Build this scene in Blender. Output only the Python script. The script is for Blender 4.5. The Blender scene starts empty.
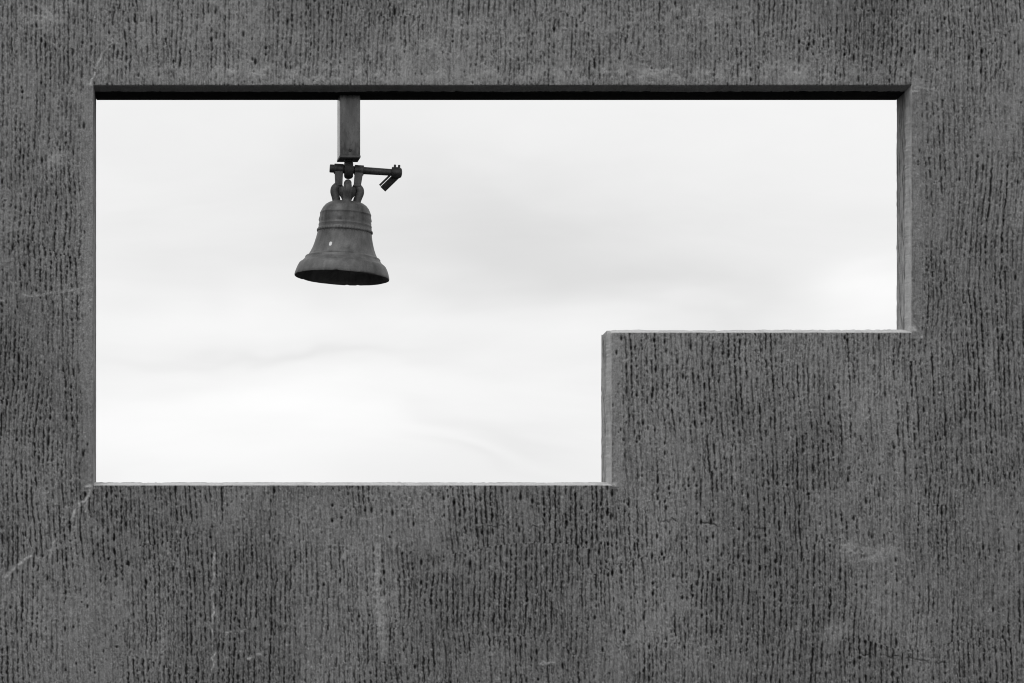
import bpy, bmesh, math
import numpy as np
from mathutils import Vector, Matrix

# ------------------------------------------------------------------ scale / camera frame
S = 0.0035            # metres per picture unit on the wall's front plane
D = 16.0              # camera to wall front
EYE = 1.65            # camera height
CX, CY = 200.0, 740.0 # foot of the optical axis on the wall, in wall units
TH = 0.25             # wall thickness
YB = 0.18            # bell hangs in the middle of the wall's thickness

def wx(u): return (u - 512.0) * S
def wz(v): return EYE + (CY - v) * S
def at(u, v, y):
    k = (D + y) / D
    return Vector((wx(CX) + (u - CX) * S * k, y, EYE + (CY - v) * S * k))

scene = bpy.context.scene
COL = scene.collection

# ------------------------------------------------------------------ helpers
def link(o, parent=None):
    COL.objects.link(o)
    if parent is not None:
        o.parent = parent
    return o

def obj(name, bm, mat, parent=None, smooth=True, autosmooth=35):
    bmesh.ops.recalc_face_normals(bm, faces=bm.faces[:])
    if smooth:
        for f in bm.faces: f.smooth = True
        lim = math.radians(autosmooth)
        for e in bm.edges:
            if len(e.link_faces) == 2 and e.calc_face_angle(0) > lim:
                e.smooth = False
    me = bpy.data.meshes.new(name)
    bm.to_mesh(me); bm.free()
    me.materials.append(mat)
    return link(bpy.data.objects.new(name, me), parent)

def empty(name, loc, label, cat):
    o = bpy.data.objects.new(name, None)
    o.location = loc; o.empty_display_size = 0.1
    o['label'] = label; o['category'] = cat
    return link(o)

def box(bm, lo, hi, bevel=0.0, m=None):
    r = bmesh.ops.create_cube(bm, size=1.0)
    vs = r['verts']
    for v in vs:
        v.co = Vector([lo[i] + (v.co[i] + .5) * (hi[i] - lo[i]) for i in range(3)])
    if bevel:
        es = list({e for v in vs for e in v.link_edges})
        rb = bmesh.ops.bevel(bm, geom=es, offset=bevel, segments=2, profile=0.6, affect='EDGES')
        vs = list({v for f in rb['faces'] for v in f.verts} | {v for v in vs if v.is_valid})
    if m is not None:
        bmesh.ops.transform(bm, matrix=m, verts=[v for v in vs if v.is_valid])

def lathe(bm, prof, seg=48, m=Matrix(), fn=None):
    """prof: (radius, height) about local Z; m places it"""
    rings = []
    for i, (r, h) in enumerate(prof):
        if r < 1e-7:
            rings.append([bm.verts.new(m @ Vector((0, 0, h)))]); continue
        ring = []
        for k in range(seg):
            a = 2 * math.pi * k / seg
            rr, hh = (r, h) if fn is None else fn(i, r, h, a)
            ring.append(bm.verts.new(m @ Vector((rr * math.cos(a), rr * math.sin(a), hh))))
        rings.append(ring)
    for a, b in zip(rings, rings[1:]):
        for k in range(seg):
            j = (k + 1) % seg
            if len(a) == 1 and len(b) == 1: continue
            if len(a) == 1: bm.faces.new((a[0], b[k], b[j]))
            elif len(b) == 1: bm.faces.new((a[k], b[0], a[j]))
            else: bm.faces.new((a[k], b[k], b[j], a[j]))

def sweep(bm, pts, rad, seg=14):
    """tube along pts with (ra, rb) elliptical radii, rounded ends"""
    pts = [Vector(p) for p in pts]; n = len(pts); rings = []
    # resample by Catmull-Rom
    P = []; R = []
    for i in range(n - 1):
        p0, p1, p2, p3 = pts[max(i-1,0)], pts[i], pts[i+1], pts[min(i+2,n-1)]
        for k in range(5):
            t = k / 5
            P.append(0.5*((2*p1)+(-p0+p2)*t+(2*p0-5*p1+4*p2-p3)*t*t+(-p0+3*p1-3*p2+p3)*t**3))
            R.append((rad[i][0]*(1-t)+rad[i+1][0]*t, rad[i][1]*(1-t)+rad[i+1][1]*t))
    P.append(pts[-1]); R.append(rad[-1])
    ref = None
    for i, p in enumerate(P):
        d = (P[min(i+1,len(P)-1)] - P[max(i-1,0)]).normalized()
        if ref is None:
            ref = d.orthogonal().normalized()
            if abs(d.y) < .9: ref = Vector((0,1,0)) - d * d.y; ref.normalize()
        ref = (ref - d * ref.dot(d)).normalized()
        o = d.cross(ref)
        rings.append([bm.verts.new(p + ref*R[i][0]*math.cos(2*math.pi*k/seg) + o*R[i][1]*math.sin(2*math.pi*k/seg)) for k in range(seg)])
    for a, b in zip(rings, rings[1:]):
        for k in range(seg):
            j = (k+1) % seg
            bm.faces.new((a[k], b[k], b[j], a[j]))
    bm.faces.new(rings[0]); bm.faces.new(rings[-1][::-1])

RX = Matrix.Rotation(math.radians(90), 4, 'Y')      # local Z -> world X

# ------------------------------------------------------------------ materials
def mat(name):
    m = bpy.data.materials.new(name); m.use_nodes = True
    nt = m.node_tree
    return m, nt, nt.nodes['Principled BSDF']

def N(nt, t, **kw):
    n = nt.nodes.new(t)
    for k, v in kw.items(): setattr(n, k, v)
    return n

def noise(nt, vec, scale, detail=4, rough=.55, dist=0):
    n = N(nt, 'ShaderNodeTexNoise')
    n.inputs['Scale'].default_value = scale; n.inputs['Detail'].default_value = detail
    n.inputs['Roughness'].default_value = rough; n.inputs['Distortion'].default_value = dist
    if vec is not None: nt.links.new(vec, n.inputs['Vector'])
    return n.outputs['Fac']

def stretch(nt, sc, coord='Object'):
    tc = N(nt, 'ShaderNodeTexCoord'); mp = N(nt, 'ShaderNodeMapping')
    mp.inputs['Scale'].default_value = sc
    nt.links.new(tc.outputs[coord], mp.inputs['Vector'])
    return mp.outputs['Vector']

def rng(nt, v, a, b, c, d):
    n = N(nt, 'ShaderNodeMapRange')
    n.inputs[1].default_value = a; n.inputs[2].default_value = b
    n.inputs[3].default_value = c; n.inputs[4].default_value = d
    nt.links.new(v, n.inputs[0]); return n.outputs[0]

def M(nt, op, a, b=None):
    n = N(nt, 'ShaderNodeMath', operation=op)
    for i, x in enumerate((a, b)):
        if x is None: continue
        if isinstance(x, (int, float)): n.inputs[i].default_value = x
        else: nt.links.new(x, n.inputs[i])
    return n.outputs[0]

def mixv(nt, f, a, b):
    n = N(nt, 'ShaderNodeMix', data_type='FLOAT')
    for i, x in enumerate((f, a, b)):
        s = n.inputs[(0, 2, 3)[i]]
        if isinstance(x, (int, float)): s.default_value = x
        else: nt.links.new(x, s)
    return n.outputs[0]

def grey(nt, val, sock):
    c = N(nt, 'ShaderNodeCombineColor')
    for i in range(3): nt.links.new(val, c.inputs[i])
    nt.links.new(c.outputs[0], sock)

def bump(nt, h, dist, strength, bs):
    b = N(nt, 'ShaderNodeBump'); b.inputs['Distance'].default_value = dist; b.inputs['Strength'].default_value = strength
    nt.links.new(h, b.inputs['Height']); nt.links.new(b.outputs[0], bs.inputs['Normal'])

def wall_material():
    m, nt, bs = mat('combed_plaster')
    big = noise(nt, stretch(nt, (1.3, 1.3, .9)), 1.0, 5, .6)
    streak = noise(nt, stretch(nt, (38, 38, 3.2)), 1.0, 4, .6)
    comb = noise(nt, stretch(nt, (95, 95, 9)), 1.0, 3, .6)
    fine = noise(nt, stretch(nt, (1, 1, 1)), 210, 3, .7)
    grain = noise(nt, stretch(nt, (1, 1, 1)), 520, 2, .6)
    base = M(nt, 'MULTIPLY', rng(nt, big, .3, .7, .26, .325), rng(nt, streak, .3, .7, .88, 1.12))
    base = M(nt, 'MULTIPLY', base, rng(nt, fine, .25, .75, .68, 1.32))
    base = M(nt, 'MULTIPLY', base, rng(nt, grain, .25, .75, .8, 1.2))
    base = M(nt, 'MULTIPLY', base, rng(nt, comb, .3, .48, .84, 1.0))
    ad = N(nt, 'ShaderNodeAttribute', attribute_name='dirt_shade').outputs['Fac']
    ap = N(nt, 'ShaderNodeAttribute', attribute_name='pale_lit').outputs['Fac']
    base = mixv(nt, ad, base, .014)
    pale_lit = rng(nt, fine, .3, .7, .42, .60)
    base = mixv(nt, ap, base, pale_lit)
    grey(nt, base, bs.inputs['Base Color'])
    bs.inputs['Roughness'].default_value = .92
    bs.inputs['Specular IOR Level'].default_value = .06
    h = M(nt, 'ADD', M(nt, 'MULTIPLY', fine, .7), M(nt, 'MULTIPLY', grain, .4))
    bump(nt, h, .003, .7, bs)
    return m

def bronze_material():
    m, nt, bs = mat('weathered_bronze')
    st = noise(nt, stretch(nt, (22, 22, 5)), 1.0, 5, .62, .4)
    bl = noise(nt, stretch(nt, (1, 1, 1)), 38, 5, .65)
    fi = noise(nt, stretch(nt, (1, 1, 1)), 260, 3, .6)
    b = M(nt, 'MULTIPLY', rng(nt, st, .32, .68, .052, .138), rng(nt, bl, .3, .7, .66, 1.28))
    b = M(nt, 'MULTIPLY', b, rng(nt, fi, .3, .7, .85, 1.15))
    # one chip of white paint on the waist
    tc = N(nt, 'ShaderNodeTexCoord')
    dn = N(nt, 'ShaderNodeVectorMath', operation='DISTANCE'); mp = N(nt, 'ShaderNodeMapping'); mp.inputs['Scale'].default_value = (1, 1, .6)
    nt.links.new(tc.outputs['Object'], mp.inputs[0]); nt.links.new(mp.outputs[0], dn.inputs[0])
    dn.inputs[1].default_value = (CHIP[0], CHIP[1], CHIP[2]*.6)
    chip = rng(nt, M(nt, 'ADD', dn.outputs['Value'], rng(nt, bl, .3, .7, -.0028, .0028)), .0042, .0062, 1, 0)
    b = mixv(nt, chip, b, .55)
    grey(nt, b, bs.inputs['Base Color'])
    bs.inputs['Metallic'].default_value = .25
    nt.links.new(rng(nt, bl, .3, .7, .42, .62), bs.inputs['Roughness'])
    bump(nt, bl, .002, .5, bs)
    return m

def metal_material(name, lo, hi, rough, metallic=.2, sc=(30, 30, 6), bmp=.5, fsc=(1, 1, 1)):
    m, nt, bs = mat(name)
    st = noise(nt, stretch(nt, sc), 1.0, 5, .65, .3)
    fi = noise(nt, stretch(nt, fsc), 150, 4, .65)
    b = M(nt, 'MULTIPLY', rng(nt, st, .32, .68, lo, hi), rng(nt, fi, .3, .7, .75, 1.25))
    grey(nt, b, bs.inputs['Base Color'])
    bs.inputs['Metallic'].default_value = metallic
    nt.links.new(rng(nt, fi, .3, .7, rough - .08, rough + .1), bs.inputs['Roughness'])
    bump(nt, fi, .0015, bmp, bs)
    return m

# ------------------------------------------------------------------ wall
R = np.random.default_rng(7)

def vnoise(U, V, cu, cv, seed):
    g = np.random.default_rng(seed)
    L = g.random((512, 512)).astype(np.float32)
    x = U / cu + 1000; y = V / cv + 1000
    i = np.floor(x).astype(int); j = np.floor(y).astype(int)
    fx = (x - i); fy = (y - j)
    fx = fx*fx*(3-2*fx); fy = fy*fy*(3-2*fy)
    i0, i1, j0, j1 = i % 512, (i+1) % 512, j % 512, (j+1) % 512
    return (L[j0, i0]*(1-fx)+L[j0, i1]*fx)*(1-fy)+(L[j1, i0]*(1-fx)+L[j1, i1]*fx)*fy

def fbm(U, V, cu, cv, seed, o=3):
    t = 0; a = 1; s = 0
    for k in range(o):
        t = t + a*vnoise(U, V, cu/2**k, cv/2**k, seed+k*13); s += a; a *= .55
    return t / s

def sstep(x, a, b):
    t = np.clip((x-a)/(b-a), 0, 1); return t*t*(3-2*t)

# opening outline on the front face (before the rounded arris)
UL, UR, VT, VB, US, VS = 93.2, 912.0, 84.9, 485.6, 612.0, 332.8

def axis(lo, hi, f0, f1, step, mids, far_lo, far_hi):
    a = list(np.arange(f0, f1, step))
    x = f0; st = step; L = []
    while x > lo + st:
        st = 2.6 if x > f0 - far_lo else min(st*1.35, 60); x -= st; L.append(x)
    L = [lo] + [q for q in L[::-1] if q > lo + 1]
    x = a[-1]; st = step; H = []
    while x < hi - st:
        st = 2.6 if x < f1 + far_hi else min(st*1.35, 60); x += st; H.append(x)
    H = [q for q in H if q < hi - 1] + [hi]
    A = np.array(L + a + H)
    for q in mids: A[np.argmin(abs(A-q))] = q
    return A

GROUND_V = CY + EYE / S
au = axis(-760, 1790, -40, 1064, .7, (UL, UR, US), 150, 150)
av = axis(-330, GROUND_V + 30, -40, 723, .7, (VT, VB, VS), 100, 120)
U, V = np.meshgrid(au, av)
nu, nv = len(au), len(av)

def edge_dist():
    """distance to the nearest vertical jamb, and to the horizontal edges"""
    dj = np.full(U.shape, 1e3)
    inL = (V > VT-6) & (V < VB+6); dj = np.where(inL, np.minimum(dj, np.where(U <= UL, UL-U, 1e3)), dj)
    inR = (V > VT-6) & (V < VS+6); dj = np.where(inR, np.minimum(dj, np.where(U >= UR, U-UR, 1e3)), dj)
    inS = (V > VS) & (V < VB+4); dj = np.where(inS, np.minimum(dj, np.where(U >= US, U-US, 1e3)), dj)
    return dj
dj = edge_dist()

def groove_layer(pitch, seed, warp, wid, dash):
    g = np.random.default_rng(seed)
    W = (fbm(U, V, 75, 120, seed+1, 2)-.5)*warp + (vnoise(U, V, 14, 24, seed+2)-.5)*1.7 + (vnoise(U, V, 5, 4, seed+33)-.5)*1.2 + (vnoise(U, V, 1.6, 1.8, seed+34)-.5)*.9
    # successive passes of the comb start at a new phase and lean a little differently
    tier = np.floor(V/96.0 + fbm(U, V, 130, 400, seed+3, 2)*2.2)
    ph = (np.sin(tier*12.9898+seed)*43758.5453) % 1.0
    lean = ((np.sin(tier*78.233+seed)*24634.6345) % 1.0 - .5)*.11
    P = (U + W + lean*V)/pitch + ph
    i = np.floor(P + .5); d = P - i
    T = g.random((997, 1024)).astype(np.float32)
    ii = (i.astype(int)*7 + tier.astype(int)*131) % 997
    def along(L, off):
        y = V/L + off + 40; j = np.floor(y).astype(int); f = y-j; f = f*f*(3-2*f)
        return T[ii, j % 1024]*(1-f) + T[ii, (j+1) % 1024]*f
    jit = (T[ii, 5]-.5)*.24
    d = (d - jit)*pitch
    amp = .58 + .42*T[ii, 9]
    a1 = along(dash, 0); a2 = along(dash*6, 200); a3 = along(2.6, 500)
    stroke = .34 + .66*sstep(a1*.34 + a2*.22 + a3*.44, .28, .64)
    w = wid*(.70 + .28*a1 + .34*a3)
    G = np.exp(-(d/w)**2) * stroke * amp
    return G

cover = fbm(U, V, 52, 74, 91, 3)
cover = sstep(cover, .24, .5)*.46 + .54
smoothband = sstep(dj, 5, 17)
topsoft = np.where((V < VT) & (U > UL) & (U < UR), sstep(VT - V, 2, 12), 1)
mask = cover * (.12 + .88*smoothband) * (.62+.38*topsoft)
G1 = groove_layer(5.2, 11, 6, .92, 7) * mask
G2 = groove_layer(4.5, 47, 5.5, .85, 4.5) * mask * .9
sel = sstep(fbm(U, V, 90, 70, 203, 2) + np.where(V < 200, -.1, .08), .42, .58)
G = np.maximum(G1*sel, G2*(1-sel*.75))
G3 = groove_layer(2.7, 83, 5, .62, 5) * (.4+.6*cover) * (.45 + .55*smoothband)   # fine drag marks between the teeth
G = np.maximum(G, G3*.50)
rough = (vnoise(U, V, 1.4, 2.6, 301)-.5) + (vnoise(U, V, 3.6, 6.2, 302)-.5)*.55
broad = (fbm(U, V, 40, 60, 311, 3)-.5)
far = sstep(np.minimum.reduce([U+300, 1330-U, V+230, 900-V]), -40, 60)

H = G*.0088 + rough*.0013 + broad*.004                     # + is into the wall
grit = (vnoise(U, V, 1.2, 1.6, 331)-.5)*.7 + (vnoise(U, V, 3.0, 9.0, 332)-.5)*.6
dirt_shade = np.clip(G*.98 + np.clip(grit, -.05, 1)*.62, 0, .93)  # groove dirt plus painted-in shade, both following the groove depth
pale_lit = np.zeros_like(H)

def splat(u, v, ru, rv, h, dd, ll, pw=2):
    a0, a1 = np.searchsorted(au, [u-3*ru, u+3*ru]); b0, b1 = np.searchsorted(av, [v-3*rv, v+3*rv])
    if a1 <= a0 or b1 <= b0: return
    q = np.exp(-(((U[b0:b1, a0:a1]-u)/ru)**2 + ((V[b0:b1, a0:a1]-v)/rv)**2)**(pw/2))
    H[b0:b1, a0:a1] += h*q
    if dd: dirt_shade[b0:b1, a0:a1] = np.maximum(dirt_shade[b0:b1, a0:a1], dd*q)
    if ll: pale_lit[b0:b1, a0:a1] = np.maximum(pale_lit[b0:b1, a0:a1], ll*q)

def snap_groove(u, v):
    a0, a1 = np.searchsorted(au, [u-4, u+4]); b = min(np.searchsorted(av, v), nv-1)
    if a1 <= a0: return u
    return au[a0 + int(np.argmax(G[b, a0:a1]))]

# blow-holes and torn pits, thicker in some places
for cu, cv, su, sv, n in ((500, 340, 620, 420, 2600), (665, 395, 60, 55, 150), (620, 560, 110, 60, 160),
                          (130, 540, 60, 60, 60), (590, 500, 30, 14, 40), (60, 200, 60, 120, 120), (250, 40, 200, 30, 110),
                          (850, 45, 120, 30, 110), (760, 560, 120, 80, 160), (450, 510, 140, 18, 70)):
    for k in range(n):
        u, v = R.normal(cu, su*.7), R.normal(cv, sv*.7)
        if n > 1000: u, v = R.uniform(-60, 1084), R.uniform(-60, 740)
        u = snap_groove(u, v)
        r = R.uniform(.6, .95) if R.random() < .8 else R.uniform(.95, 1.5)
        splat(u, v, r, r*R.uniform(.9, 2.8), .0045*r, min(.95, .62*r+.2), 0, 3)  # pits also darkened in colour to deepen their shade
# pale grit showing on the ridges
for k in range(9000):
    u, v = R.uniform(-60, 1084), R.uniform(-60, 740)
    r = R.uniform(.5, .9)
    splat(u, v, r, r*R.uniform(.8, 1.8), -.0008, 0, R.uniform(.15, .6), 2)
for u, v in ((60, 443), (177, 532), (147, 651), (177, 592), (384, 602), (497, 604), (358, 669), (940, 393), (922, 337), (826, 2)):
    splat(u, v, 1.0, 1.2, -.001, 0, .9, 2)

def fade(u, v, rr):
    a0, a1 = np.searchsorted(au, [u-rr, u+rr]); b0, b1 = np.searchsorted(av, [v-rr, v+rr])
    dirt_shade[b0:b1, a0:a1] *= .55

def crack(pts, w, ll, dd=0, h=-.0012, wob=2.1, brk=.34):
    pts = np.array(pts, float); seg = np.diff(pts, axis=0); ln = np.hypot(seg[:, 0], seg[:, 1])
    t = np.arange(0, ln.sum(), .7); cs = np.concatenate([[0], np.cumsum(ln)])
    x = np.interp(t, cs, pts[:, 0]); y = np.interp(t, cs, pts[:, 1])
    n1 = np.interp(t, np.arange(0, t[-1]+9, 3), R.normal(0, 1, len(np.arange(0, t[-1]+9, 3))))
    n2 = np.interp(t, np.arange(0, t[-1]+9, 6), R.random(len(np.arange(0, t[-1]+9, 6))))
    horiz = abs(pts[-1, 0]-pts[0, 0]) > abs(pts[-1, 1]-pts[0, 1])
    for a, b, p, q in zip(x, y, n1, n2):
        k = max(0, min(1, (q-brk)/.35))
        if k <= 0: continue
        w2 = w*.85; splat(a + (0 if horiz else p*wob*.5), b + (p*wob*.5 if horiz else 0), w2*(.7+.5*q), w2*(.7+.5*q), h*.25*k, dd*k, min(1, ll*1.6)*k, 2)
        if ll: fade(a, b, w2*1.5)

crack(((90, 85), (93, 76), (98, 63), (103, 52), (112, 41)), .9, .75, brk=0)
crack(((112, 41), (113, 25), (110, 8)), .8, .3)
crack(((89, 488), (88, 497), (79, 506), (74, 514), (72, 523)), 1.1, .8, brk=.05)
crack(((88, 497), (86, 512)), 1.0, .5)
crack(((76, 523), (55, 531), (33, 537)), 1.3, 0, .7, .002)
crack(((31, 555), (22, 562), (14, 568), (5, 578)), 1.2, .85, brk=.02)
crack(((54, 539), (53, 548), (48, 558)), 1.0, .4)
crack(((214, 553), (213, 590), (213, 615), (212, 632), (214, 653), (212, 675)), .95, .6, brk=.2)
crack(((226, 634), (236, 632), (246, 630)), 1.1, .45)
crack(((248, 658), (258, 654), (268, 651)), 1.2, .6)
crack(((346, 551), (341, 560), (339, 570)), .9, .5)
crack(((476, 525), (500, 523.6), (520, 525), (545, 524.6)), .7, .14, .0, brk=.5)
crack(((476, 526.5), (545, 526.5)), .8, 0, .7, .002)
crack(((660, 521), (700, 523), (764, 528)), .9, 0, .75, .003)
crack(((849, 653), (900, 657), (944, 663)), .9, 0, .75, .003)
crack(((540, 664), (556, 663)), 1.1, .4)
crack(((915, 87), (935, 89)), .9, .35)
crack(((988, 350), (990, 372), (993, 395)), .9, .4)
crack(((378, 545), (377, 600), (381, 640)), 2.4, .16, brk=.3)
crack(((383, 600), (384, 660)), 3.0, .14, brk=.3)
crack(((0, 300), (30, 296), (88, 288)), 1.0, .2, .0)

# pale and rubbed patches, the widest along the top
for u, v, ru, rv, ll in ((50, 160, 14, 9, .30), (44, 16, 20, 12, .24), (868, 552, 26, 8, .26), (850, 549, 9, 7, .25),
                         (838, 632, 16, 10, .18), (115, 25, 14, 20, .12), (880, 400, 30, 28, .10), (700, 20, 60, 14, .10),
                         (300, 72, 190, 9, .26), (650, 72, 230, 9, .26), (440, 50, 120, 30, .16), (200, 20, 120, 30, .10), (620, 30, 160, 30, .10), (60, 110, 18, 20, .12), (470, 560, 36, 22, .08)):
    a0, a1 = np.searchsorted(au, [u-3*ru, u+3*ru]); b0, b1 = np.searchsorted(av, [v-3*rv, v+3*rv])
    uu, vv = U[b0:b1, a0:a1], V[b0:b1, a0:a1]
    q = np.exp(-((uu-u)/ru)**2 - ((vv-v)/rv)**2) * (.25 + 1.5*sstep(fbm(uu, vv, 9, 9, 401, 3), .4, .66))
    pale_lit[b0:b1, a0:a1] = np.maximum(pale_lit[b0:b1, a0:a1], ll*q)
    dirt_shade[b0:b1, a0:a1] *= 1 - .35*np.clip(q, 0, 1)
# ragged darker blotches, stronger towards the bottom and right
bl = fbm(U, V, 110, 150, 507, 4) + .10*(sstep(V, 150, 640)-.5) + .04*(sstep(U, 500, 900)-.5)
dirt_shade = np.maximum(dirt_shade, sstep(bl, .40, .72)*.20 + .03 + dirt_shade)
# broken plaster at the corners of the opening
for u, v, ru, rv, ll in ((89, 85, 2.2, 1.8, .7), (87.5, 487, 2.2, 1.2, .55), (90, 487, 2, 2, .6), (614, 484.8, 2.2, 1.8, .7), (616, 486.5, 1.6, 1.0, .4),
                         (913.5, 330, 2.2, 3.6, .7), (915.5, 331, 1.6, 1.5, .5), (915, 92, 2.5, 1.2, .35)):
    splat(u, v, ru, rv, -.003, 0, ll, 2)
    dirt_shade[(abs(U-u) < ru*1.2) & (abs(V-v) < rv*1.2)] *= .2

H *= far; dirt_shade = np.clip(dirt_shade*(.35+.65*far), 0, .93); pale_lit = np.clip(pale_lit, 0, .9)

# cells kept
uc = (au[:-1]+au[1:])/2; vc = (av[:-1]+av[1:])/2
UC, VC = np.meshgrid(uc, vc)
hole = ((UC > UL) & (UC < UR) & (VC > VT) & (VC < VS)) | ((UC > UL) & (UC < US) & (VC > VS-1e-6) & (VC < VB))
keep = ~hole
idx = np.arange(nu*nv).reshape(nv, nu)
q = np.stack([idx[:-1, :-1], idx[1:, :-1], idx[1:, 1:], idx[:-1, 1:]], -1)[keep]   # front faces -Y
used = np.zeros(nu*nv, bool); used[q.ravel()] = True
remap = -np.ones(nu*nv, int); remap[used] = np.arange(used.sum())
verts = np.stack([wx(U).ravel(), H.ravel(), wz(V).ravel()], -1)[used]
dirt_shade_v = list(); quads = [remap[q]]
D0, L0 = dirt_shade.ravel()[used], pale_lit.ravel()[used]
vparts, dparts, lparts = [verts], [D0], [L0]
base = len(verts)

# rounded arris and reveals: loops run round the opening from the front face to the back
iu = {k: int(np.argmin(abs(au-k))) for k in (UL, UR, US)}
iv = {k: int(np.argmin(abs(av-k))) for k in (VT, VB, VS)}
loop, dirs = [], []
def edge(i0, j0, i1, j1, d):
    n = max(abs(i1-i0), abs(j1-j0)); si = np.sign(i1-i0); sj = np.sign(j1-j0)
    for k in range(n):
        loop.append((i0+si*k, j0+sj*k)); dirs.append(d)
# clockwise as seen from the front, d points into the opening (u, v)
edge(iu[UL], iv[VT], iu[UR], iv[VT], (0, 1))
edge(iu[UR], iv[VT], iu[UR], iv[VS], (-1, 0))
edge(iu[UR], iv[VS], iu[US], iv[VS], (0, -1))
edge(iu[US], iv[VS], iu[US], iv[VB], (-1, 0))
edge(iu[US], iv[VB], iu[UL], iv[VB], (0, -1))
edge(iu[UL], iv[VB], iu[UL], iv[VT], (1, 0))
dirs = np.array(dirs, float); nL = len(loop)
prev = np.roll(dirs, 1, axis=0)
corner = (dirs != prev).any(1)
mit = np.where(corner[:, None], dirs + prev, dirs)
bu = np.array([au[i] for i, j in loop]); bv = np.array([av[j] for i, j in loop])
bid = np.array([remap[idx[j, i]] for i, j in loop])
bh = H.ravel()[[idx[j, i] for i, j in loop]]
bd = dirt_shade.ravel()[[idx[j, i] for i, j in loop]]; blm = pale_lit.ravel()[[idx[j, i] for i, j in loop]]
s_arc = np.arange(nL)*.7
cc = 4.3 + (vnoise(s_arc, s_arc*0, 60, 9, 601)-.5)*1.0 + (vnoise(s_arc, s_arc*0, 4, 9, 602)-.5)*.6 + (vnoise(s_arc, s_arc*0, 1.8, 9, 603)-.5)*.5
isoff = (dirs[:, 1] > 0)
cornfade = np.ones(nL)
for k in np.where(corner)[0]:
    dd = np.minimum(abs(np.arange(nL)-k), nL-abs(np.arange(nL)-k))*.7
    cornfade = np.minimum(cornfade, sstep(dd, 0, 12))
nomc = 4.3; LFT = .3        # the left edge is nearly square
cc = nomc + (cc-nomc)*cornfade
SPL = .055     # the reveal starts with a plaster splay this deep
prof = [(.04, .012), (.11, .05), (.17, .09), (.30, .20), (.46, .38), (.62, .56), (.80, .78), (.94, .94), (1, 1.04)]
nd = 30
depths = list(np.linspace(SPL*1.04, TH, nd+1)[1:])
kc = loop.index((iu[US], iv[VS])); dc = np.minimum(abs(np.arange(nL)-kc), nL-abs(np.arange(nL)-kc))*.7
chip_c = 1-.16*np.exp(-(dc/2.0)**2)
last = bid; uid = base
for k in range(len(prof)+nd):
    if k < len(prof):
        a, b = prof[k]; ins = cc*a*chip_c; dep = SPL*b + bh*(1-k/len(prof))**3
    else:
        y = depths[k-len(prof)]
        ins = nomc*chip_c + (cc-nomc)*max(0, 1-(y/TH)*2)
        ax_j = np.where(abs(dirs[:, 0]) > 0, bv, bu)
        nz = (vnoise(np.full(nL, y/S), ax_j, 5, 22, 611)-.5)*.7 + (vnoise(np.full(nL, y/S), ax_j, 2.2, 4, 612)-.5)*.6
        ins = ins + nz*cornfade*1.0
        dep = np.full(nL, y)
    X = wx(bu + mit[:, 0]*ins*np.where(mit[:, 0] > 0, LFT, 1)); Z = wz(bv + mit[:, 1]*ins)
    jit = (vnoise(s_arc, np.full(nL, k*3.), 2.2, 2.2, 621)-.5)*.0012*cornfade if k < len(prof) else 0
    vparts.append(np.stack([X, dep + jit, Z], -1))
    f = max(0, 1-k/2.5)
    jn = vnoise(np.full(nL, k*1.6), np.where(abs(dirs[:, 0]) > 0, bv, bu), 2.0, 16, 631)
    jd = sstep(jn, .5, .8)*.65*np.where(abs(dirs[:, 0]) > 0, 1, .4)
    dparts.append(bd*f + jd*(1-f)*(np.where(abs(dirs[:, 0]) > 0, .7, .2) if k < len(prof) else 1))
    side = np.where(dirs[:, 1] < 0, .95, np.where(dirs[:, 0] < 0, .6, np.where(dirs[:, 0] > 0, .03, .03)))  # sills and left-facing jambs painted paler, for the light they catch
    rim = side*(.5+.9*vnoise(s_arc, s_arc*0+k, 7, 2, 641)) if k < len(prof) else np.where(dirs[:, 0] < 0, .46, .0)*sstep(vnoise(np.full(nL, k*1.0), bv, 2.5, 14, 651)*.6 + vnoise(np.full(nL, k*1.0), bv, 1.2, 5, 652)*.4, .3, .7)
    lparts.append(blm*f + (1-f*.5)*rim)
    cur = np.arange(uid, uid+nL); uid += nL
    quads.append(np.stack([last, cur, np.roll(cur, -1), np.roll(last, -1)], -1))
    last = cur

# back face, ends, top (plain)
def addq(pts):
    global uid
    vparts.append(np.array(pts, float)); dparts.append(np.zeros(4)); lparts.append(np.zeros(4))
    quads.append(np.array([[uid, uid+1, uid+2, uid+3]])); uid += 4
c = nomc
us = [au[0], UL+c*LFT, US-c, UR-c, au[-1]]; vs_ = [av[0], VT+c, VS-c, VB-c, av[-1]]
for i in range(4):
    for j in range(4):
        if (j == 1 and i in (1, 2)) or (j == 2 and i == 1): continue
        a, b, p, r = us[i], us[i+1], vs_[j], vs_[j+1]
        addq([(wx(a), TH, wz(p)), (wx(b), TH, wz(p)), (wx(b), TH, wz(r)), (wx(a), TH, wz(r))])
xa, xb, zt, zb = wx(au[0]), wx(au[-1]), wz(av[0]), wz(av[-1])
addq([(xa, 0, zt), (xb, 0, zt), (xb, TH, zt), (xa, TH, zt)])
addq([(xa, 0, zb), (xa, 0, zt), (xa, TH, zt), (xa, TH, zb)])
addq([(xb, 0, zt), (xb, 0, zb), (xb, TH, zb), (xb, TH, zt)])

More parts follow.
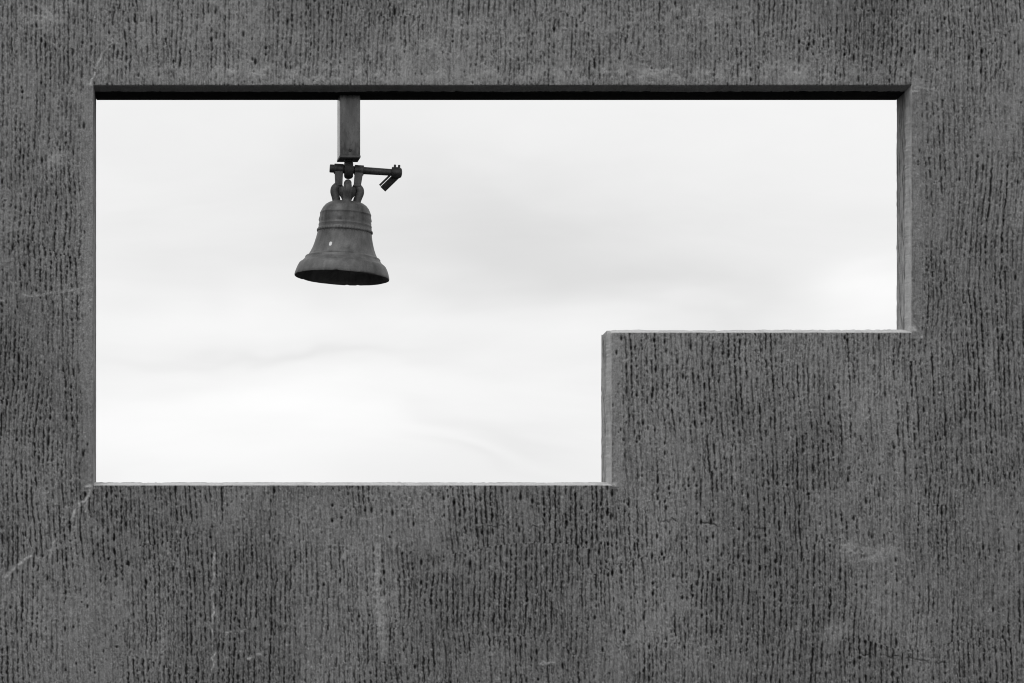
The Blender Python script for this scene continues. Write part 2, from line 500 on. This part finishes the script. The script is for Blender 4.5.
VV = np.concatenate(vparts).astype(np.float32); QQ = np.concatenate(quads).astype(np.int32)
me = bpy.data.meshes.new('wall')
me.vertices.add(len(VV)); me.vertices.foreach_set('co', VV.ravel())
me.loops.add(QQ.size); me.loops.foreach_set('vertex_index', QQ.ravel())
me.polygons.add(len(QQ)); me.polygons.foreach_set('loop_start', np.arange(0, QQ.size, 4, dtype=np.int32))
me.polygons.foreach_set('use_smooth', np.ones(len(QQ), bool))
me.update(calc_edges=True)
for nm, arr in (('dirt_shade', dparts), ('pale_lit', lparts)):
    at_ = me.attributes.new(nm, 'FLOAT', 'POINT'); at_.data.foreach_set('value', np.concatenate(arr).astype(np.float32))
wall = bpy.data.objects.new('wall', me)
me.materials.append(wall_material())
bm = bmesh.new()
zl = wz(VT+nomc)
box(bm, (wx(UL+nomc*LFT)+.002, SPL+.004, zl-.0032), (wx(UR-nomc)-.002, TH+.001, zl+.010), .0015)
wall['label'] = 'dark grey combed plaster wall pierced by a large stepped opening'
wall['category'] = 'wall'
link(wall)
SOFFIT_SHADE_BM = bm

# ------------------------------------------------------------------ bell and its hanger
q = S * (D + YB) / D
AX_U, AX_V = 348.6, 169.6
def bp(u, v): return ((u) * q, -(v) * q)

# chip of paint (bell local coords, metres)
_r = 30.4; _x = -13.8
CHIP = (_x*q, -math.sqrt(_r*_r-_x*_x)*q, -80.5*q)
M_bronze = bronze_material()
M_crown = metal_material('dark_bronze', .05, .12, .55, .2)
M_iron = metal_material('blackened_iron', .028, .075, .5, .35)
M_steel = metal_material('weathered_steel', .085, .195, .27, .3, (34, 34, 9), .1, (.6, .6, .25))
M_plate = metal_material('rusted_plate', .06, .12, .6, .1)
M_dark = metal_material('rusted_iron', .02, .05, .6, .2)

M_soffit_shade = metal_material('soffit_shade_black', .008, .02, .8, .0)  # near black: the soffit's deep shade is put into this colour
M_soffit_shade.node_tree.nodes['Principled BSDF'].inputs['Specular IOR Level'].default_value = .05
obj('soffit_shade_plate', SOFFIT_SHADE_BM, M_soffit_shade, wall)  # plate added under the opening head to darken the shaded soffit

# --- the steel post fixed up into the soffit
top = at(349.6, 104, YB)
PW, PDp = 20.3*q/2, .064
pz0 = at(0, 156.4, YB-PDp).z
post_root = empty('hanging_post', at(349.6, 88, YB), 'square steel post hanging from the top of the opening above the bell', 'post')
O = post_root.location
post_root.rotation_euler = (0, 0, math.radians(2.6))
cx = at(349.3, 120, YB-PDp).x - O.x
zt = wz(VT+nomc) + .06 - O.z; zb = pz0 - O.z
bm = bmesh.new(); box(bm, (cx-PW, -PDp, zb+.004), (cx+PW, PDp, zt), .003); obj('post', bm, M_steel, post_root)
bm = bmesh.new(); box(bm, (cx-PW-.0012, -PDp-.002, zb-.004), (cx+PW+.0012, PDp+.002, zb+.0038), .0015); obj('end_plate', bm, M_plate, post_root)
bm = bmesh.new()
mB = Matrix.Translation((cx+.0*q, -PDp, zb+6.3*q)) @ Matrix.Rotation(math.radians(90), 4, 'X')
lathe(bm, [(0, .0), (.0058, .0), (.0058, .0035), (.0045, .005), (0, .005)], 6, mB); obj('bolt', bm, M_dark, post_root)
# welded tab and the bearing eye under it
bell_c = at(AX_U, AX_V, YB)
ex = bell_c.x - O.x; ez = bell_c.z - O.z
bm = bmesh.new()
box(bm, (ex-4.6*q, -.02, zb-.0095), (ex+4.6*q, .02, zb-.0042), .0015)
box(bm, (ex-3.5*q, -.014, ez+4*q), (ex+3.5*q, .014, zb-.008), .002)
obj('tab', bm, M_iron, post_root)
bm = bmesh.new()
lathe(bm, [(3.3*q, -4.2*q), (7.6*q, -4.2*q), (8.7*q, -3.2*q), (9.4*q, -1.5*q), (9.5*q, 0), (9.4*q, 1.5*q), (8.7*q, 3.2*q), (7.6*q, 4.2*q), (3.3*q, 4.2*q)], 40,
      Matrix.Translation((ex, 0, ez)) @ RX)
obj('bearing_eye', bm, M_dark, post_root)

# --- the bell with the axle, straps and crank that swing with it
bell = empty('bell', bell_c, 'old bronze bell tilted slightly, hanging in the left half of the opening', 'bell')
bell.rotation_euler = (math.radians(-3.0), math.radians(3.7), 0)

BP = [(0, 30.6), (8, 30.7), (14, 31.2), (17.5, 32.3), (20.5, 34.3), (23.0, 37.2), (24.6, 40.4), (25.2, 42), (25.6, 42.5), (25.7, 43.4), (25.5, 43.9),
      (25.7, 46), (25.9, 48), (26.0, 50), (26.1, 52), (26.2, 53.6), (26.5, 54.1), (26.7, 55), (26.5, 55.8), (26.7, 57.5), (26.9, 58.8), (27.5, 59.3), (27.8, 60.4), (27.6, 61.6), (27.1, 62.1),
      (27.6, 65), (28.4, 69), (29.5, 73.5), (30.9, 78), (32.6, 82), (34.3, 85.2), (35.0, 86.4), (36.9, 87.0), (37.7, 87.9), (37.7, 89.0), (38.3, 90.0), (39.2, 91.2),
      (41.4, 93.2), (42.3, 93.7), (43.5, 94.9), (45.0, 97.8), (46.2, 101), (47.1, 104), (47.5, 106), (47.3, 107.0), (46.6, 107.3),
      (45.2, 106.4), (43.2, 103.5), (41, 99.5), (37, 93.5), (32.5, 86), (29, 78), (26, 68), (24.4, 58), (23.4, 48), (21.5, 41), (17, 36.5), (9, 34.6), (0, 34.2)]
g2 = np.random.default_rng(21)
REL = g2.random((8, 400))
def bellfn(i, r, h, a):
    y = -h/q - 2.0; rr = r/q
    if i < 45:
        if 44.4 < y < 53.4:              # frieze of cast leaf ornament
            t = a*26/(2*math.pi); f = t-math.floor(t)
            w = math.sin(math.pi*f)**.7*math.sin(math.pi*(y-44)/9.6)
            rr += .8*w*(.15+1.1*REL[0, int(t) % 400])*(.6+.6*math.sin(y*1.1+9*REL[1, int(t) % 400])) - .1
        if 59 < y < 62: rr += .35*math.sin(a*58)
        rr += .12*math.sin(a*3+y*.13)+.08*math.sin(a*7-y*.3)
    if 41 <= i <= 46:                    # nicked rim
        for ca, w, d in ((-1.72, .05, 1.0), (-1.2, .035, .7), (1.42, .035, 1.1), (1.18, .03, .9), (-.4, .03, .5), (2.5, .05, .6)):
            dd = (a-ca+math.pi) % (2*math.pi)-math.pi
            e = math.exp(-(dd/w)**2)*d; y -= e*.6; rr -= e*.2
        y += .06*math.sin(a*9+1)+.04*math.sin(a*23)
    return rr*q, -(y+2.0)*q
bm = bmesh.new()
lathe(bm, [(r*q, -(y+2.0)*q) for r, y in BP], 260, Matrix(), bellfn)
obj('bell_body', bm, M_bronze, bell, autosmooth=50)

# crown: four cast loops round a central post
def loop_pts(s, ax):
    P = [(6.3, 14.4), (9.8, 16.6), (12.4, 19.6), (12.9, 23), (11.6, 27.0), (10.4, 31), (10.4, 34.5)]
    return [((x*s*q, 0, -z*q) if ax == 0 else (0, x*s*q, -z*q)) for x, z in P]
for ax in (0, 1):
    for s in (-1, 1):
        bm = bmesh.new()
        rr = [(3.8*q, 3.7*q)]*2 + [(4.2*q, 4.1*q)]*3 + [(4.2*q, 4.1*q)]*2
        sweep(bm, loop_pts(s, ax), rr)
        obj('crown_loop', bm, M_crown, bell)
bm = bmesh.new()
lathe(bm, [(0, -10.4*q), (2.2*q, -10.8*q), (3.7*q, -12.4*q), (4.0*q, -15*q), (3.9*q, -17.5*q), (8.6*q, -18.4*q), (9.2*q, -21*q), (8.6*q, -25*q), (5.8*q, -28.5*q), (4.6*q, -31*q), (5*q, -34.5*q)], 28)
obj('crown_post', bm, M_crown, bell)

# straps from the collars down to the crown
for s in (-1, 1):
    bm = bmesh.new()
    o = [(s*5.9+.4, 2), (s*14.3+.4, 2), (s*12.9+.4, 15.5), (s*11.5+.4, 17.5), (s*5.6+.4, 17.0)]
    f = [bm.verts.new((x*q, -4.2*q, -z*q)) for x, z in o]; b = [bm.verts.new((x*q, 4.2*q, -z*q)) for x, z in o]
    bm.faces.new(f); bm.faces.new(b[::-1])
    for k in range(len(o)): bm.faces.new((f[k], f[k-1], b[k-1], b[k]))
    bmesh.ops.recalc_face_normals(bm, faces=bm.faces[:])
    bmesh.ops.bevel(bm, geom=bm.edges[:], offset=.7*q, segments=2, affect='EDGES', profile=.6)
    obj('strap', bm, M_crown, bell)
# collars
for x0, x1 in ((-14.6, -5.0), (5.8, 15.2)):
    bm = bmesh.new()
    lathe(bm, [(3.2*q, x0*q), (4.7*q, x0*q), (5.2*q, (x0+.5)*q), (5.2*q, (x1-.5)*q), (4.7*q, x1*q), (3.2*q, x1*q)], 32, RX)
    obj('collar', bm, M_iron, bell)
# axle
bm = bmesh.new()
lathe(bm, [(0, -19*q), (3.6*q, -19*q), (4.1*q, -18.5*q), (4.1*q, -3*q), (3.8*q, 6*q), (3.7*q, 15*q), (3.4*q, 46*q), (0, 46*q)], 28, RX)
obj('axle', bm, M_iron, bell)
# crank: clamp on the axle's end, two bolts, flat arm
bm = bmesh.new()
lathe(bm, [(2.9*q, 43.0*q), (5.1*q, 43.0*q), (5.6*q, 43.6*q), (5.7*q, 50*q), (5.1*q, 51.8*q), (4.2*q, 53.0*q), (2*q, 53.6*q), (0, 53.7*q)], 32, RX)
hub = obj('crank_clamp', bm, M_iron, bell)
for x in (46.0, 50.2):
    bm = bmesh.new()
    lathe(bm, [(0, 7.8*q), (1.0*q, 7.8*q), (1.2*q, 7.4*q), (1.2*q, 4.5*q), (0, 4.5*q)], 6, Matrix.Translation((x*q, -1.0*q, 0)))
    obj('bolt', bm, M_iron, hub)
bm = bmesh.new()
p0 = Vector((48.4*q, .4*q, -1.5*q)); p1 = Vector((34.8*q, 5*q, -16.0*q))
d = (p1-p0).normalized(); wv = (Vector((.66, .55, -.50)) - d*Vector((.66, .55, -.50)).dot(d)).normalized(); nn = d.cross(wv)
MA = Matrix.Translation(p0) @ Matrix((d, wv, nn)).transposed().to_4x4(); sgn = 1 if nn.y > 0 else -1   # flange turned away from the front
box(bm, (0, -2.5*q, -.8*q), ((p1-p0).length, 4.7*q, .8*q), .3*q, MA)        # a forked lever: a wide flat bar and a thin one
box(bm, (0, -5.4*q, -.8*q), ((p1-p0).length*.97, -3.7*q, .8*q), .3*q, MA)
obj('crank_arm', bm, M_iron, bell)

# ------------------------------------------------------------------ ground
bm = bmesh.new()
rs = [0, 6, 14, 30, 70, 200, 800, 4000]
prevr = None
for r in rs:
    ring = [bm.verts.new((0, 0, 0))] if r == 0 else [bm.verts.new((r*math.cos(k*math.pi/24), r*math.sin(k*math.pi/24), 0)) for k in range(48)]
    if prevr:
        for k in range(48):
            j = (k+1) % 48
            bm.faces.new((prevr[0], ring[k], ring[j]) if len(prevr) == 1 else (prevr[k], ring[k], ring[j], prevr[j]))
    prevr = ring
m, nt, bs = mat('dark_gravelly_ground')
v = rng(nt, noise(nt, stretch(nt, (1, 1, 1)), 60, 6, .7), .3, .7, .012, .030)
grey(nt, M(nt, 'MULTIPLY', v, rng(nt, noise(nt, stretch(nt, (1, 1, 1)), .35, 4, .6), .3, .7, .8, 1.2)), bs.inputs['Base Color'])
bs.inputs['Roughness'].default_value = 1.0; bs.inputs['Specular IOR Level'].default_value = .04
g = obj('ground', bm, m); g['kind'] = 'structure'

# ------------------------------------------------------------------ overcast sky and light (monochrome, like the photograph)
SUN_EL, SUN_AZ = math.radians(56), math.radians(-50)     # azimuth from the camera side (-Y) towards -X
w = bpy.data.worlds.new('World'); scene.world = w; w.use_nodes = True
nt = w.node_tree; bg = nt.nodes['Background']
sky = N(nt, 'ShaderNodeTexSky', sky_type='NISHITA'); sky.sun_disc = False
sky.sun_elevation = SUN_EL; sky.sun_rotation = math.radians(180-50)
sky.air_density = 2.0; sky.dust_density = 6.0
bw = N(nt, 'ShaderNodeRGBToBW'); nt.links.new(sky.outputs[0], bw.inputs[0])
tc = N(nt, 'ShaderNodeTexCoord')
sep = N(nt, 'ShaderNodeSeparateXYZ'); nt.links.new(tc.outputs['Generated'], sep.inputs[0])
def nz(sc, s, det=4, dist=.3):
    mp = N(nt, 'ShaderNodeMapping'); mp.inputs['Scale'].default_value = sc
    nt.links.new(tc.outputs['Generated'], mp.inputs['Vector'])
    return noise(nt, mp.outputs[0], s, det, .55, dist)
warp1 = M(nt, 'MULTIPLY', M(nt, 'SUBTRACT', nz((9, 9, 26), 1, 3), .5), .10)
warp2 = M(nt, 'MULTIPLY', M(nt, 'SUBTRACT', nz((11, 9, 30), 1.3, 3), .5), .035)
sx = M(nt, 'ADD', sep.outputs[0], warp1); sz = M(nt, 'ADD', sep.outputs[2], warp2)
def blob(px, py, rx, ry, slope, amp):
    """soft bank of cloud in the sky, centred where the picture shows it (direction space)"""
    x0 = (px-CX)*S/D; z0 = (CY-py)*S/D
    dx = M(nt, 'SUBTRACT', sx, x0)
    dz = M(nt, 'ADD', M(nt, 'SUBTRACT', sz, z0), M(nt, 'MULTIPLY', dx, slope))
    a = M(nt, 'POWER', M(nt, 'ABSOLUTE', M(nt, 'DIVIDE', dx, rx*S/D)), 2.0)
    b = M(nt, 'POWER', M(nt, 'ABSOLUTE', M(nt, 'DIVIDE', dz, ry*S/D)), 2.0)
    e = M(nt, 'EXPONENT', M(nt, 'MULTIPLY', M(nt, 'ADD', a, b), -1.0))
    return M(nt, 'MULTIPLY', e, amp)
tot = None
for a in ((480, 235, 210, 70, .2, -.14), (800, 230, 170, 60, .1, -.03), (640, 290, 120, 34, .22, -.015), (180, 250, 120, 45, .0, -.06), (570, 436, 90, 14, .22, -.07), (545, 462, 70, 8, .2, -.05),
          (700, 300, 140, 26, .16, -.05), (860, 315, 80, 26, -.1, .10), (260, 330, 240, 30, .0, .07), (250, 440, 300, 60, 0, .10), (300, 375, 190, 9, .0, -.06),
          (470, 320, 60, 20, .3, .03)):
    bnode = blob(*a); tot = bnode if tot is None else M(nt, 'ADD', tot, bnode)
fl = M(nt, 'MULTIPLY', M(nt, 'SUBTRACT', nz((9, 8, 40), 1, 7, .5), .5), .20)
cloud = M(nt, 'ADD', M(nt, 'ADD', tot, fl), .94)
SKYV = 9.2
val = M(nt, 'ADD', M(nt, 'MULTIPLY', bw.outputs[0], .12), SKYV)
val = M(nt, 'MULTIPLY', val, cloud)
cmb = N(nt, 'ShaderNodeCombineColor')
for i in range(3): nt.links.new(val, cmb.inputs[i])
nt.links.new(cmb.outputs[0], bg.inputs['Color'])
bg.inputs['Strength'].default_value = .1

L = bpy.data.lights.new('sun', 'SUN'); L.energy = 1.0; L.angle = math.radians(25); L.color = (1, 1, 1)
so = bpy.data.objects.new('sun', L); COL.objects.link(so)
dirv = Vector((math.sin(SUN_AZ)*math.cos(SUN_EL), -math.cos(SUN_AZ)*math.cos(SUN_EL), math.sin(SUN_EL)))
so.rotation_euler = dirv.to_track_quat('Z', 'Y').to_euler(); so.location = (0, -6, 9)

# ------------------------------------------------------------------ camera
cd = bpy.data.cameras.new('camera'); cam = bpy.data.objects.new('camera', cd); COL.objects.link(cam)
cam.location = (wx(CX), -D, EYE); cam.rotation_euler = (math.radians(90), 0, 0)
cd.sensor_width = 36; cd.lens = 36*D/(1024*S)
cd.shift_x = (512-CX)/1024; cd.shift_y = (CY-341.5)/1024
cd.clip_end = 10000
scene.camera = cam

scene.view_settings.view_transform = 'Standard'; scene.view_settings.look = 'None'
scene.cycles.filter_width = 1.05
scene.view_settings.exposure = 0; scene.view_settings.gamma = 1
